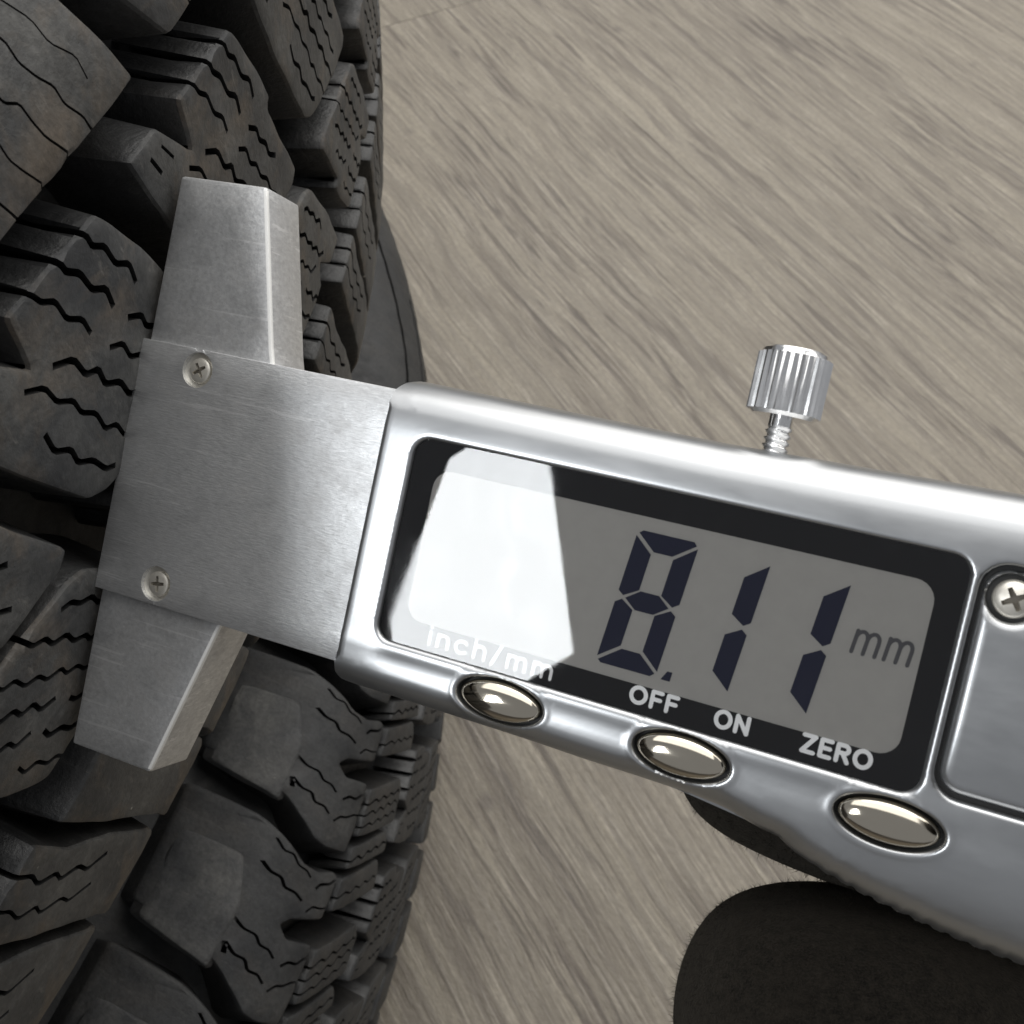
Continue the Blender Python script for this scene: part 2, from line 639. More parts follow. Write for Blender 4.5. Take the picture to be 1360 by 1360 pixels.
def profile(w_hi):
    Ul, Dl = half_profile(W_T, RS_T)
    Uh, Dh = half_profile(w_hi, RS_T)
    U, D = np.r_[-Ul[::-1], Uh[1:]], np.r_[Dl[::-1], Dh[1:]]
    return U, D, np.gradient(D, U)


W_HI = 27.0
PROF_LOW, PROF_UP = profile(W_T), profile(W_HI)


def on_tyre(s, u, h, prof=PROF_LOW):
    """s along the circumference (mm at R), u across, h off the surface -> xyz (m)"""
    s, u, h = np.broadcast_arrays(np.asarray(s, float), u, h)
    D = np.interp(u, prof[0], prof[1])
    sl = np.interp(u, prof[0], prof[2])
    nl = np.sqrt(1 + sl * sl)
    r = TYRE_R - D + h / nl
    z = u + h * sl / nl
    a = s / TYRE_R
    return np.c_[r * np.cos(a), r * np.sin(a), z] * MM


def block_mesh(name, poly, sipes=(), mat=None, depth=9.3, draft=1.1, rnd=.5, corner=.5, sipe_w=.62, sipe_d=4.5, grid=2.4, h0=0.0, step=1.3, prof=PROF_LOW):
    ol = rounded(poly, corner, 2)
    cuts = []
    for sp in sipes:
        w = sipe_w
        if isinstance(sp, tuple) and len(sp) == 2 and isinstance(sp[1], float): sp, w = sp
        sp = np.asarray(sp, float)
        sp = sp + rng.normal(0, .07, sp.shape)
        cuts.append(thick(sp, w * rng.uniform(.7, 1.05), soft=True))
    V, F, bnd, ol, cl = region(ol, cuts, rings=(rnd * .3, rnd), grid=grid, step=step)
    d = dist_poly(V, ol)
    h = np.where(d < rnd, -rnd * (1 - np.sqrt(np.clip(1 - (1 - d / rnd) ** 2, 0, 1))), 0.0)
    # slight wear: edges of sipes and the top are never dead flat
    h = h + .10 * np.sin(V[:, 0] * .55 + V[:, 1] * .8) * np.sin(V[:, 1] * .45 - V[:, 0] * .2)
    incut = np.zeros(len(V), bool)
    for c in cl:
        dc = dist_poly(V, c)
        incut |= dc < 2e-3
    verts = list(on_tyre(V[:, 0], V[:, 1], h + h0, prof))
    faces = [tuple(int(i) for i in t) for t in F]
    # outward normals at boundary
    nrm = np.zeros((len(V), 2))
    for a, b in bnd:
        e = V[b] - V[a]
        e = e / max(np.linalg.norm(e), 1e-9)
        n = np.array([e[1], -e[0]])
        nrm[a] += n; nrm[b] += n
    bot = {}
    bset = sorted({i for e in bnd for i in e})
    for i in bset:
        n = nrm[i] / max(np.linalg.norm(nrm[i]), .5)
        if incut[i]:
            p = on_tyre(V[i, 0], V[i, 1], h0 - sipe_d, prof)[0]
            bot[i] = (len(verts),)
            verts.append(p)
        else:
            q1 = V[i] + n * draft
            p1 = on_tyre(q1[0], q1[1], h0 - depth, prof)[0]
            bot[i] = (len(verts),)
            verts.append(p1)
    ntop = len(faces)
    for a, b in bnd:
        faces.append((int(b), int(a), bot[a][0], bot[b][0]))
    me = bpy.data.meshes.new(name)
    me.from_pydata([tuple(v) for v in verts], [], faces)
    me.update()
    me.polygons.foreach_set("use_smooth", [True] * len(me.polygons))
    me.set_sharp_from_angle(angle=math.radians(38))
    me.materials.append(mat or M['tread'])
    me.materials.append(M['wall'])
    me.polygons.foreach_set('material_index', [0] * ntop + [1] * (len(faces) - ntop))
    return me


def shift(line, ds, du=0.0): return [(a + ds, b + du) for a, b in line]


# --- one unit of each row, in (s, u) millimetres on the tread
SB = [(37.4, 27.2), (38.6, 26.0), (40.2, 24.5), (41.0, 22.9), (41.2, 21.9), (42.4, 20.8), (42.8, 18.8), (44.2, 17.6), (44.2, 15.7)]
SC = [(34.2, 27.4), (35.3, 26.2), (36.5, 24.8), (37.1, 23.2), (37.6, 22.0), (38.9, 20.9), (38.9, 19.3), (40.4, 17.8), (40.6, 16.1)]
SA = shift(SB, 3.5, -.4)
SD = [(45.1, 13.5), (46.8, 12.4), (46.8, 11.1), (48.3, 9.8), (48.4, 8.2), (49.8, 7.2)]
SE = [(41.6, 13.7), (43.3, 12.5), (43.4, 10.6), (44.9, 9.6), (45.0, 7.9), (46.4, 6.8), (46.6, 5.0), (48.0, 3.6)]
SF = [(35.8, 17.2), (37.8, 16.0), (38.1, 14.0), (39.5, 13.2), (39.6, 11.4), (41.2, 10.1), (41.6, 8.2), (43.0, 7.0), (43.3, 5.0), (44.6, 3.8), (44.8, 1.0)]
SG = [(32.3, 18.0), (34.2, 16.7), (34.4, 14.9), (35.9, 13.4), (36.0, 11.7), (37.3, 10.4), (37.4, 8.4), (38.9, 7.2), (39.2, 5.4), (40.4, 4.2), (40.8, 1.5)]
SH = [(32.1, 13.7), (31.8, 11.8), (33.3, 10.5), (33.4, 8.6), (34.8, 7.3), (35.5, 5.3), (36.6, 4.4)]
R1_POLY = [(52.7, 23.9), (57.8, 23.7), (62.0, 18.6), (62.5, 23.4), (74.6, 22.9), (75.7, 21.4), (78.2, 17.0), (80.0, 12.7), (78.6, 12.1),
           (80.1, 8.1), (82.9, 1.9), (81.2, .9), (77, 1.2), (73, 1.6), (69, 2), (65.5, 2.6), (62.6, 3.2), (60.5, 4.6), (56.6, 12.5), (55.1, 15.9)]
R1_SIPES = [shift(q, 28.0) for q in (SA, SB, SC, SD, SE, SF, SG, SH)]
R1_SLITS = [([(55.2, 22.5), (56.2, 20.5)], .45), ([(57.3, 22.4), (58.5, 20.5)], .45)]
R1_MESH = block_mesh('tread_block', R1_POLY, R1_SIPES + R1_SLITS)
R1_PLAIN = block_mesh('tread_block', R1_POLY, [], grid=0, step=6, rnd=.6)


def rot_row2(q):
    s, u = q
    return (36.5 - (s - 52.7), 3.6 - .735 * u)


R2_POLY = [rot_row2(q) for q in R1_POLY]
R2_SIPES = [[rot_row2(q) for q in sp] for sp in R1_SIPES]
R2_MESH = block_mesh('tread_block', R2_POLY, R2_SIPES, sipe_w=.55)
R2_PLAIN = block_mesh('tread_block', R2_POLY, [], grid=0, step=6, rnd=.6)

R0_POLY = [(57.4, 28.4), (54.6, 36), (51.5, 44), (50, 47.5), (27.5, 48), (29.0, 43), (30.6, 34), (34.6, 28.4)]
z2 = [(41.5, 48), (43.0, 46), (42.4, 43.5), (43.6, 41), (43.3, 38.5), (44.1, 36.9), (44.1, 35.4), (44.3, 34.3), (45.2, 33.5), (45.3, 32.3), (45.5, 31.0), (46.7, 28.6), (47.4, 26)]
z3 = [(45.5, 46), (46.8, 43), (46.4, 40), (47.7, 36.4), (47.5, 35.1), (48.0, 33.9), (48.9, 32.8), (49.0, 31.3), (49.8, 29.9), (50.2, 28.4), (51, 26)]
z1 = [(38.5, 47), (39.6, 44), (39.2, 41), (40.6, 38.5), (40.6, 36), (41.4, 33.8), (41.7, 32.9), (41.6, 31.8), (42.1, 30.7), (43.0, 28.7), (44, 26)]
z4 = [(48.6, 44), (49.8, 41), (49.6, 38.5), (50.9, 36.4), (50.8, 34.6), (52.2, 33.0), (52.2, 31.4)]
z0 = shift(z1, -3.6, .3)
R0_MESH = block_mesh('tread_block', R0_POLY, [(z0, .22), (z1, .24), (z2, .26), (z3, .26), (z4, .16)], sipe_d=4, prof=PROF_UP)
R0_PLAIN = block_mesh('tread_block', R0_POLY, [], grid=0, step=6, rnd=.6, prof=PROF_UP)


def lug_poly(a, b, lean=.5):
    return [(a, -24.0), (b, -23.2), (b + 3.5 * lean, -30), (b + 10 * lean + .8, -38), (b + 20 * lean, -50), (b + 22 * lean, -58), (b + 23 * lean, -65.5),
            (a + 23 * lean, -65.5), (a + 21 * lean, -56), (a + 17 * lean, -47), (a + 13 * lean - .6, -40), (a + 6 * lean, -33)]


def lug_sipes(a, b, lean=.5):
    out = []
    w = b - a
    for f in ((.36, .7) if w > 8 else (.5,)):
        s = a + w * f
        out.append([(s - 1.2, -21), (s, -23.4), (s + .9, -26), (s + .5, -28), (s + 2.2, -30.2), (s + 2.1, -32), (s + 4.2, -34.4), (s + 4.4, -36.6), (s + 7, -39.4)])
    return out


LUG_A = block_mesh('shoulder_lug', lug_poly(0, 9.6), lug_sipes(0, 9.6), sipe_w=.5)
LUG_B = block_mesh('shoulder_lug', lug_poly(0, 11.4), lug_sipes(0, 11.4), sipe_w=.5)
LUG_C = block_mesh('shoulder_lug', lug_poly(0, 9.6), [])
LUG_PLAIN = block_mesh('shoulder_lug', lug_poly(0, 10.5), [], grid=0, step=8, rnd=.6)

# lower tyre: shoulder lug with a V notch, and the slanted strips inside it
L1_POLY = [(55.8, 68.2), (53, 66.5), (51.2, 64.6), (48.7, 62.6), (45.9, 59.8), (45.6, 57.4), (46.6, 52.6), (51.2, 52.2), (58, 52.2), (60.6, 52.6),
           (59.3, 57.9), (61.0, 59.8), (62.6, 58.6), (65.2, 52.4), (73.0, 52.2), (73.6, 53.6), (72.0, 57), (72.2, 59.8), (75.4, 63.5), (77.0, 65.4), (79.2, 68.2)]
L1_SIPES = [[(74.3, 63.8), (72.9, 62.8), (72.9, 61.6), (71.5, 60.6), (71.3, 59.2), (70.3, 58.1)], [(69.2, 56.6), (70.3, 55.8), (71.2, 53.8), (72.6, 52.8), (73.6, 50.5)],
            [(69.6, 64.4), (68.4, 63.4), (68.3, 62.0), (67.0, 61.2), (66.9, 59.6), (66.1, 58.2)], [(64.8, 56.8), (66.2, 55.8), (66.6, 54.2), (68.4, 50.5)],
            [(59.3, 64.7), (57.9, 63.6), (57.8, 62.2), (56.6, 61.4), (56.5, 60), (55.6, 58.9)], [(54.9, 57.4), (56.2, 56.2), (56.6, 54.4), (58.0, 53.2), (59, 50.5)],
            [(53.0, 64.2), (54.9, 64.6), (53.5, 63.4), (53.4, 62.2), (52.2, 61.4), (52.2, 60.2), (51.2, 59.0)], [(50.5, 57.7), (51.9, 56.7), (52.3, 55.2), (53.8, 53.6), (54.8, 50)]]
L1_MESH = block_mesh('shoulder_lug', L1_POLY, L1_SIPES, M['lower'], sipe_w=.5, rnd=.6)
L1_PLAIN = block_mesh('shoulder_lug', L1_POLY, [], M['lower'], grid=0, step=8, rnd=.6)


def strip_poly(a, b): return [(a, 50.6), (b, 50.8), (b + 9.5, 33.2), (b + 8.2, 29.8), (a + 10.6, 29.4)]


def strip_sipes(a, b, n):
    out = []
    for i in range(n):
        s = a + (b - a) * (i + 1) / (n + 1)
        z = [(s - 1, 52.6)]
        for j in range(9):
            u = 50 - j * 2.4
            z.append((s + (50 - u) * .53 + (.45 if j % 2 else -.45), u))
        out.append(z)
    return out


L2 = [block_mesh('tread_block', strip_poly(a, b), strip_sipes(a, b, n), M['lower'], sipe_w=.5, depth=8) for a, b, n in ((36.2, 42.4, 1), (44.2, 48.4, 1), (50.6, 60.2, 3))]
R1L_MESH = R1_MESH.copy(); R1L_MESH.materials[0] = M['lower']
R2L_MESH = R2_MESH.copy(); R2L_MESH.materials[0] = M['lower']
PATCH = block_mesh('shoulder_pad', [(38.4, 65.6), (39.6, 67.8), (22.5, 67.8), (20.2, 66.4), (18.9, 64.9), (30, 64.5)], [], M['side'], h0=.16, depth=.8, draft=.3, rnd=.3, grid=1.2, step=.8)


def carcass(name, parent, mat, pf=PROF_LOW, cut=0.0):
    prof = []
    for u in np.linspace(-62, 62 - cut, 70):
        d = np.interp(u, pf[0], pf[1]); sl = np.interp(u, pf[0], pf[2]); nl = math.hypot(1, sl)
        prof.append((u - 9 * sl / nl, TYRE_R - d - 9 / nl))
    e = prof[0]
    side = [(-e[0] + 2.5, e[1] - 3), (62, TYRE_R - 30), (66.5, TYRE_R - 38), (74, TYRE_R - 48), (81, TYRE_R - 60), (85, TYRE_R - 76), (85.6, TYRE_R - 88), (83, TYRE_R - 104), (77, TYRE_R - 120),
            (72, TYRE_R - 132), (70, TYRE_R - 138), (66, TYRE_R - 141), (60, TYRE_R - 139), (62, TYRE_R - 128), (70, TYRE_R - 108), (74, TYRE_R - 86), (68, TYRE_R - 58), (50, TYRE_R - 36), (20, TYRE_R - 26)]
    side = [p for p in side if p[0] > 0]
    full = [(-u, r) for u, r in side[::-1]] + prof + [(u - cut, r) for u, r in side]
    n = 256
    verts, faces = [], []
    m = len(full)
    for i in range(n):
        a = 2 * math.pi * i / n
        for u, r in full:
            verts.append((r * MM * math.cos(a), r * MM * math.sin(a), u * MM))
    for i in range(n):
        j = (i + 1) % n
        for q in range(m):
            w = (q + 1) % m
            faces.append((i * m + q, j * m + q, j * m + w, i * m + w))
    return mesh_obj(name, verts, faces, mat, parent, sharp=60)


def place(me, parent, ds, du=0.0, jit=.0):
    o = bpy.data.objects.new(me.name.split('.')[0], me)
    COL.objects.link(o)
    o.parent = parent
    o.location = (0, 0, du * MM)
    o.rotation_euler = (0, 0, (ds + jit) / TYRE_R)
    return o


def joined(name, parent, items, mat):
    bm = bmesh.new()
    for me, ds in items:
        tmp = me.copy()
        tmp.transform(Matrix.Rotation(ds / TYRE_R, 4, 'Z'))
        bm.from_mesh(tmp)
        bpy.data.meshes.remove(tmp)
    me = bpy.data.meshes.new(name)
    bm.to_mesh(me); bm.free()
    me.materials.clear(); me.materials.append(mat)
    o = bpy.data.objects.new(name, me)
    COL.objects.link(o); o.parent = parent
    o['kind'] = 'stuff'
    return o


CIRC = 2 * math.pi * TYRE_R
PITCH = CIRC / 73

up = empty('tyre', Matrix.Translation((0, 0, FLOOR_H - .3 * MM)))
tag(up, 'dusty black tyre on top of the stack, the depth gauge pressed to its tread', 'tyre')
carcass('carcass', up, M['groove'], PROF_UP, W_T - W_HI)
# rows of the upper tyre, block by block (offset along the tread, offset across it)
r1 = {-2: (-54.6, 2.2), -1: (-28.0, .7), 0: (0, 0), 1: (28.4, -.3), 2: (57.2, -.6)}
r2 = {0: (0, 0), 1: (29, -2.2), 2: (58, -4.0), 3: (87, -5.2), 4: (116, -6.0)}
LO_N, HI_N = -4, 7
for i in range(LO_N, HI_N):
    ds, du = r1.get(i, (i * PITCH if i > 0 else i * PITCH + 3, 2.5 if i < 0 else -.8))
    place(R1_MESH, up, ds, du)
    ds, du = r2.get(i, (i * PITCH, .8 if i < 0 else -6.2))
    place(R2_MESH, up, ds, du)
    place(R0_MESH, up, i * 29.5, .9 if i < 0 else (-.3 if i else 0))
LUGS = [(-71, 'A', 6), (-58.5, 'B', 6), (-42, 'A', 6), (-29.5, 'B', 5.6), (-13.6, 'B', 5.2), (.2, 'A', 4.6), (12.6, 'C', 3.4), (24.5, 'B', 2), (39, 'A', 1), (51, 'B', .5), (65.5, 'A', -.4),
        (78.2, 'A', -.8), (94, 'A', -1.4), (105.8, 'B', -1.4), (122.5, 'A', -1.6), (134.5, 'B', -1.6), (151.5, 'A', -1.6), (163.5, 'B', -1.6), (180.5, 'A', -1.6), (192.5, 'B', -1.6), (209, 'A', -1.6)]
for s, kk, du in LUGS:
    place({'A': LUG_A, 'B': LUG_B, 'C': LUG_C}[kk], up, s, du)
rest = [(R1_PLAIN, i * PITCH) for i in range(HI_N, 73 + LO_N)] + [(R2_PLAIN, i * PITCH) for i in range(HI_N, 73 + LO_N)]
rest += [(R0_PLAIN, i * PITCH) for i in range(HI_N, 73 + LO_N)]
rest += [(LUG_PLAIN, 225 + k_ * 14.6) for k_ in range(int((CIRC - 225 - 80) / 14.6))]
joined('tread_pattern', up, rest, M['tread'])

low = empty('tyre', Matrix.Translation((7.644 * MM, -4.393 * MM, FLOOR_H - 171.843 * MM)))
tag(low, 'cleaner dark grey tyre underneath, lying flat on the wood floor', 'tyre')
carcass('carcass', low, M['groove'])
LP = 31.0
for i in range(-4, 3):
    place(L1_MESH, low, i * LP)
    for me in L2: place(me, low, i * LP)
    pd = place(PATCH, low, (i + 1) * LP)
    place(R1L_MESH, low, i * 29 + 6, -1)
    place(R2L_MESH, low, i * 29 + 34, -3)
# smooth run of the shoulder with its moulded rib, beyond the lugs
sp = [(136, 47), (140, 60), (146, 67.9), (300, 67.9), (300, 47)]
bandm = block_mesh('shoulder_band', sp, [([(150, 58.5), (170, 57.5), (190, 58.5), (215, 60), (250, 60)], .8), ([(138, 54.5), (156, 51.5), (176, 50.5), (200, 51)], 1.6)], M['band'], sipe_d=1.0, grid=3, step=2)
place(bandm, low, 0)
i_r = range(3, 65)
restl = [(L1_PLAIN, i * LP) for i in range(8, 64)] + [(R1_PLAIN, i * PITCH) for i in range(3, 69)] + [(R2_PLAIN, i * PITCH + 30) for i in range(3, 69)]
restl += [(LUG_PLAIN, k_ * 14.6) for k_ in range(int(CIRC / 14.6))]
joined('tread_pattern', low, restl, M['lower'])

# ------------------------------------------------------------------ depth gauge
GM = Matrix.Translation(G_ORG) @ ROT.to_4x4()
gauge = empty('depth_gauge', GM)
tag(gauge, 'silver digital tread depth gauge reading 8.11 mm, pressed against the upper tyre', 'depth gauge')


def gmesh(name, verts, faces, mat, parent=gauge, sharp=35, smooth=True):
    return mesh_obj(name, [(a * MM, b * MM, c * MM) for a, b, c in verts], faces, mat, parent, sharp, smooth)


def slab(name, outline, z_top, z_bot, mat, holes=(), rnd=.2, parent=gauge, hole_depth=None, height=None, grid=2.0, step=.8, rings=None, hole_rings=(), sharp=35, back=True, edge_mat=None):
    rg = rings if rings is not None else ((rnd * .3, rnd) if rnd else ())
    V, F, bnd, ol, cl = region(outline, (), holes, rings=rg, grid=grid, step=step, hole_rings=hole_rings)
    if height is None:
        d = dist_poly(V, ol)
        z = z_top + (np.where(d < rnd, -rnd * (1 - np.sqrt(np.clip(1 - (1 - d / max(rnd, 1e-6)) ** 2, 0, 1))), 0.0) if rnd else 0 * d)
    else:
        z = height(V, ol, cl)
    onh = np.full(len(V), -1)
    for i, c in enumerate(cl): onh[dist_poly(V, c) < 1e-3] = i
    verts = [(V[i, 0], V[i, 1], z[i]) for i in range(len(V))]
    faces = [tuple(int(q) for q in t) for t in F]
    bot = {}
    for i in sorted({q for e in bnd for q in e}):
        zb = z_bot if onh[i] < 0 else z[i] - (hole_depth[onh[i]] if hole_depth else 1.0)
        bot[i] = len(verts)
        verts.append((V[i, 0], V[i, 1], zb))
    for a, b in bnd: faces.append((int(b), int(a), bot[a], bot[b]))
    if back:
        nxt = {a: b for a, b in bnd if onh[a] < 0 and onh[b] < 0}
        if nxt:
            s0 = next(iter(nxt)); lp = [s0]
            while nxt.get(lp[-1]) not in (None, s0) and len(lp) < 5000: lp.append(nxt[lp[-1]])
            faces.append(tuple(bot[i] for i in lp[::-1]))
    o = gmesh(name, verts, faces, mat, parent, sharp)
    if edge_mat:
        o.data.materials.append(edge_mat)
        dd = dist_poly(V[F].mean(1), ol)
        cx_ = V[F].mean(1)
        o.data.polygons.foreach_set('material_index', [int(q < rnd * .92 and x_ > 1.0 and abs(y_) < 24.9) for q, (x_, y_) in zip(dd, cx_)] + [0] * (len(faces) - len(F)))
    return o


def ellipse(cx, cy, a, b, n=48, rot=0.0):
    t = np.linspace(0, 2 * math.pi, n, endpoint=False)
    x, y = a * np.cos(t), b * np.sin(t)
    return np.c_[cx + x * math.cos(rot) - y * math.sin(rot), cy + x * math.sin(rot) + y * math.cos(rot)]


def rrect(x0, y0, x1, y1, r, n=6):
    out = []
    for cx, cy, a0 in ((x1 - r, y1 - r, 0), (x0 + r, y1 - r, 90), (x0 + r, y0 + r, 180), (x1 - r, y0 + r, 270)):
        for k_ in range(n + 1):
            a = math.radians(a0 + 90 * k_ / n)
            out.append((cx + r * math.cos(a), cy + r * math.sin(a)))
    return np.array(out)


# base: the cross bar that sits on the tread
base_poly = [(.35, -25.2), (8.9, -25.2), (12.9, -11.4), (13.4, -10.2), (13.4, 10.2), (12.95, 11.2), (12.6, 12.2), (9.05, 25.2), (.35, 25.2)]
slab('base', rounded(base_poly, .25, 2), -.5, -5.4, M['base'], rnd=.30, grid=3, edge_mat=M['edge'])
# slide plate screwed over the bar
SCR = [(6.2, 9.25), (6.2, -9.2)]
slab('slide_plate', [(0, -11), (26.2, -11), (26.2, 11), (0, 11)], 0, -2.2, M['plate'], holes=[ellipse(x, y, 1.5, 1.5, 36) for x, y in SCR], rnd=.08, hole_depth=[.42, .42], grid=2.5)


def screw(x, y, z, r, ang, parent=gauge, dome=.12, slot=.30):
    """cross-recess screw head"""
    arms = []
    w, l = r * .16, r * .62
    pts = []
    for q in range(4):
        a = ang + q * math.pi / 2
        for px, py in ((w, w), (l, w * .75), (l, -w * .75)):
            pass
    base_c = [(w, -w), (l, -w * .7), (l, w * .7)]
    for q in range(4):
        a = ang + q * math.pi / 2
        for px, py in base_c:
            pts.append((x + px * math.cos(a) - py * math.sin(a), y + px * math.sin(a) + py * math.cos(a)))

    def hgt(V, ol, cl):
        rr = np.hypot(V[:, 0] - x, V[:, 1] - y) / r
        e = np.clip((1 - rr) / .16, 0, 1)
        return z + dome * (1 - rr ** 2) - .12 * r * (1 - np.sqrt(np.clip(1 - (1 - e) ** 2, 0, 1)))
    s = slab('screw', ellipse(x, y, r, r, 40), z, z - .6, M['screw'], holes=[pts], height=hgt, hole_depth=[slot], grid=r * .3, step=r * .16, rings=(r * .05, r * .16))
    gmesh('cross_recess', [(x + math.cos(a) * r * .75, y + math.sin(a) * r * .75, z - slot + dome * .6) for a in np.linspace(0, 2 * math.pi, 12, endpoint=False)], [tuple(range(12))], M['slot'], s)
    return s


for x, y in SCR:
    screw(x + .12, y, -.12, 1.08, .6 if y > 0 else .2)
    gmesh('screw_seat', [(x + math.cos(a) * 1.6, y + math.sin(a) * 1.6, -.4) for a in np.linspace(0, 2 * math.pi, 24, endpoint=False)], [tuple(range(24))], M['screw'])

# body ------------------------------------------------------------
ZF = 2.5
top_x = [25.5, 27, 35.5, 50.3, 59.8, 69.5, 85, 98, 104, 108]
top_y = [11.95, 12.0, 11.92, 11.86, 12.1, 12.36, 12.7, 12.2, 10.8, 7.5]
bot_x = [25.5, 27, 34.9, 41, 45.8, 53, 55.8, 58.5, 61.5, 63.5, 66, 70.9, 74.1, 80, 90, 99, 104.5, 108]
bot_y = [-12.1, -12.15, -12.2, -12.25, -12.35, -12.4, -12.6, -13.3, -14.4, -15.15, -15.8, -16.65, -17.0, -17.2, -16.8, -15.2, -12.6, -8]
xs_b = np.arange(27, 108.01, .5)
xs_b = np.r_[np.arange(27, 60, .8), np.arange(60, 100, .2), np.arange(100, 108.01, .5)]
yb = np.interp(xs_b, bot_x, bot_y)
ks = np.ones(15) / 15
ybp = np.r_[np.full(7, yb[0]), yb, np.full(7, yb[-1])]
yb = np.convolve(ybp, ks, 'valid')
yb = yb + np.where(xs_b > 61.5, .17 * np.sin((xs_b - 61) * 2 * math.pi / 1.25), 0) * np.clip((xs_b - 61) / 4, 0, 1)
xs_t = np.arange(108, 26.9, -.8)
yt = np.interp(xs_t, top_x, top_y)
body_ol = np.r_[[(25.5, -11.2), (25.75, -11.85), (26.3, -12.12)], np.c_[xs_b, yb][1:], np.c_[xs_t, yt][:-1], [(26.6, 11.95), (25.9, 11.6), (25.55, 10.9)]]
LCD_OPEN = rrect(28.4, -7.7, 67.36, 7.75, 1.25)
BTN = [(39.05, -9.66), (52.5, -9.62), (66.1, -9.8)]
BA, BB = 3.40, 1.64
COVER = np.r_[rrect(67.95, -7.25, 100, 7.85, 1.7)]


def h_body(V, ol, cl):
    x, y = V[:, 0], V[:, 1]
    yt_ = np.interp(x, top_x, top_y)
    yb_ = np.interp(x, bot_x, bot_y)
    z = np.full(len(V), ZF)
    z -= .045 * np.clip(y - 7.75, 0, 9) ** 2.0
    z -= .032 * np.clip(-8.6 - y, 0, 20) ** 2.0
    z += .06 * np.exp(-((y + 8.3) / .4) ** 2) * (x < 68) - .10 * np.exp(-((y + 9.2) / .8) ** 2) * np.clip((x - 28) / 2, 0, 1)
    flare = np.clip((x - 54) / 12, 0, 1)
    d = dist_poly(V, ol)
    dt = np.where((y > 0) & (x > 30), np.minimum(d, np.clip(yt_ - y, 0, None)), np.clip(yt_ - y, 0, None))
    db = np.where((y < 0) & (x > 50), np.minimum(d, np.clip(y - yb_, 0, None)), np.clip(y - yb_, 0, None))

    def rd(dd, r): return np.where(dd < r, r - np.sqrt(np.clip(r * r - (r - np.minimum(dd, r)) ** 2, 0, None)), 0)
    z -= rd(dt, 2.3) + rd(db, 2.0)
    dl = np.clip(x - 25.5, 0, None)
    z -= np.where((dt > 2.2) & (db > 2.0), rd(dl, .38), 0)
    z = np.maximum(z, -1.2 - 1.2 * flare)
    for i, c in enumerate(cl):
        dh = dist_poly(V, c)
        r = (.32, .20, .20, .20, .3)[i]
        z -= .75 * rd(dh, r)
        if 1 <= i <= 3: z += .05 * np.exp(-((dh - .3) / .2) ** 2)
    return z


body = slab('body', body_ol, ZF, -8.0, M['body'], holes=[LCD_OPEN] + [ellipse(x, y, BA, BB, 56) for x, y in BTN] + [COVER],
            height=h_body, hole_depth=[.55, .9, .9, .9, .8], grid=.62, step=.5, rings=(.05, .18, .42, .75, 1.15, 1.6, 2.1, 2.6),
            hole_rings=(.07, .18, .32, .5, .75), sharp=50)
# dark floor under the buttons, display and cover
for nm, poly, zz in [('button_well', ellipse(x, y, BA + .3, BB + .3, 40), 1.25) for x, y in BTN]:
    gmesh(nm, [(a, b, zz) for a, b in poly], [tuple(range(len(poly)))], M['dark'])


def h_cover(V, ol, cl):
    d = dist_poly(V, ol)
    r = .5
    z = np.full(len(V), ZF + .12) - np.where(d < r, r - np.sqrt(np.clip(r * r - (r - d) ** 2, 0, None)), 0)
    z -= .022 * np.clip(V[:, 1] - 3, -3, 6) ** 2 * (V[:, 1] > 3)
    z -= .020 * np.clip(-1.5 - V[:, 1], 0, 8) ** 2
    for c in cl:
        dh = dist_poly(V, c)
        z -= np.where(dh < .5, .5 - np.sqrt(np.clip(.25 - (.5 - dh) ** 2, 0, None)), 0) * .8
    return z


CS = (69.95, 5.8)
cov = slab('battery_cover', rrect(68.25, -6.95, 99.7, 7.55, 1.5), ZF, .9, M['body'], holes=[ellipse(*CS, 1.5, 1.5, 36)], height=h_cover, hole_depth=[.9],
           grid=.8, step=.5, rings=(.06, .2, .5, .8), hole_rings=(.1, .25, .5), sharp=50)
screw(CS[0] + .1, CS[1], 2.0, 1.22, .55, gauge, .35, .55)
gmesh('cover_groove', [(a, b, 1.62) for a, b in rrect(67.7, -7.5, 100.3, 8.1, 1.8)], [tuple(range(len(rrect(0, 0, 9, 9, 1))))], M['dark'])

# buttons
for x, y in BTN:
    vs, fs = [], []
    nr, na = 10, 48
    for i in range(nr + 1):
        t = i / nr
        rr = math.sin(t * math.pi / 2)
        zz = 1.95 + .75 * math.cos(t * math.pi / 2) ** .9
        for j in range(na):
            a = 2 * math.pi * j / na
            vs.append((x + 3.12 * rr * math.cos(a), y + 1.38 * rr * math.sin(a), zz))
    for j in range(na):
        vs.append((vs[nr * na + j][0], vs[nr * na + j][1], 1.2))
    for i in range(nr + 1):
        for j in range(na):
            k2 = (j + 1) % na
            fs.append((i * na + j, (i + 1) * na + j, (i + 1) * na + k2, i * na + k2))
    gmesh('button', vs, fs, M['chrome'], gauge, 50)

# display: black printed panel, grey LCD, digits, legends, clear window
panel = slab('display_panel', rrect(28.3, -7.8, 67.46, 7.85, 1.2), 1.95, 1.4, M['panel'], rnd=0, grid=0, step=5)
slab('lcd_screen', rrect(30.35, -5.75, 65.7, 5.72, 1.35), 1.98, 1.5, M['lcd'], rnd=0, grid=0, step=5, parent=panel)


def flat_poly(name, poly, z, mat, parent=panel):
    p = ccw(poly)
    return gmesh(name, [(a, b, z) for a, b in p], [tuple(range(len(p)))], mat, parent, smooth=False)


SL = .10          # slant


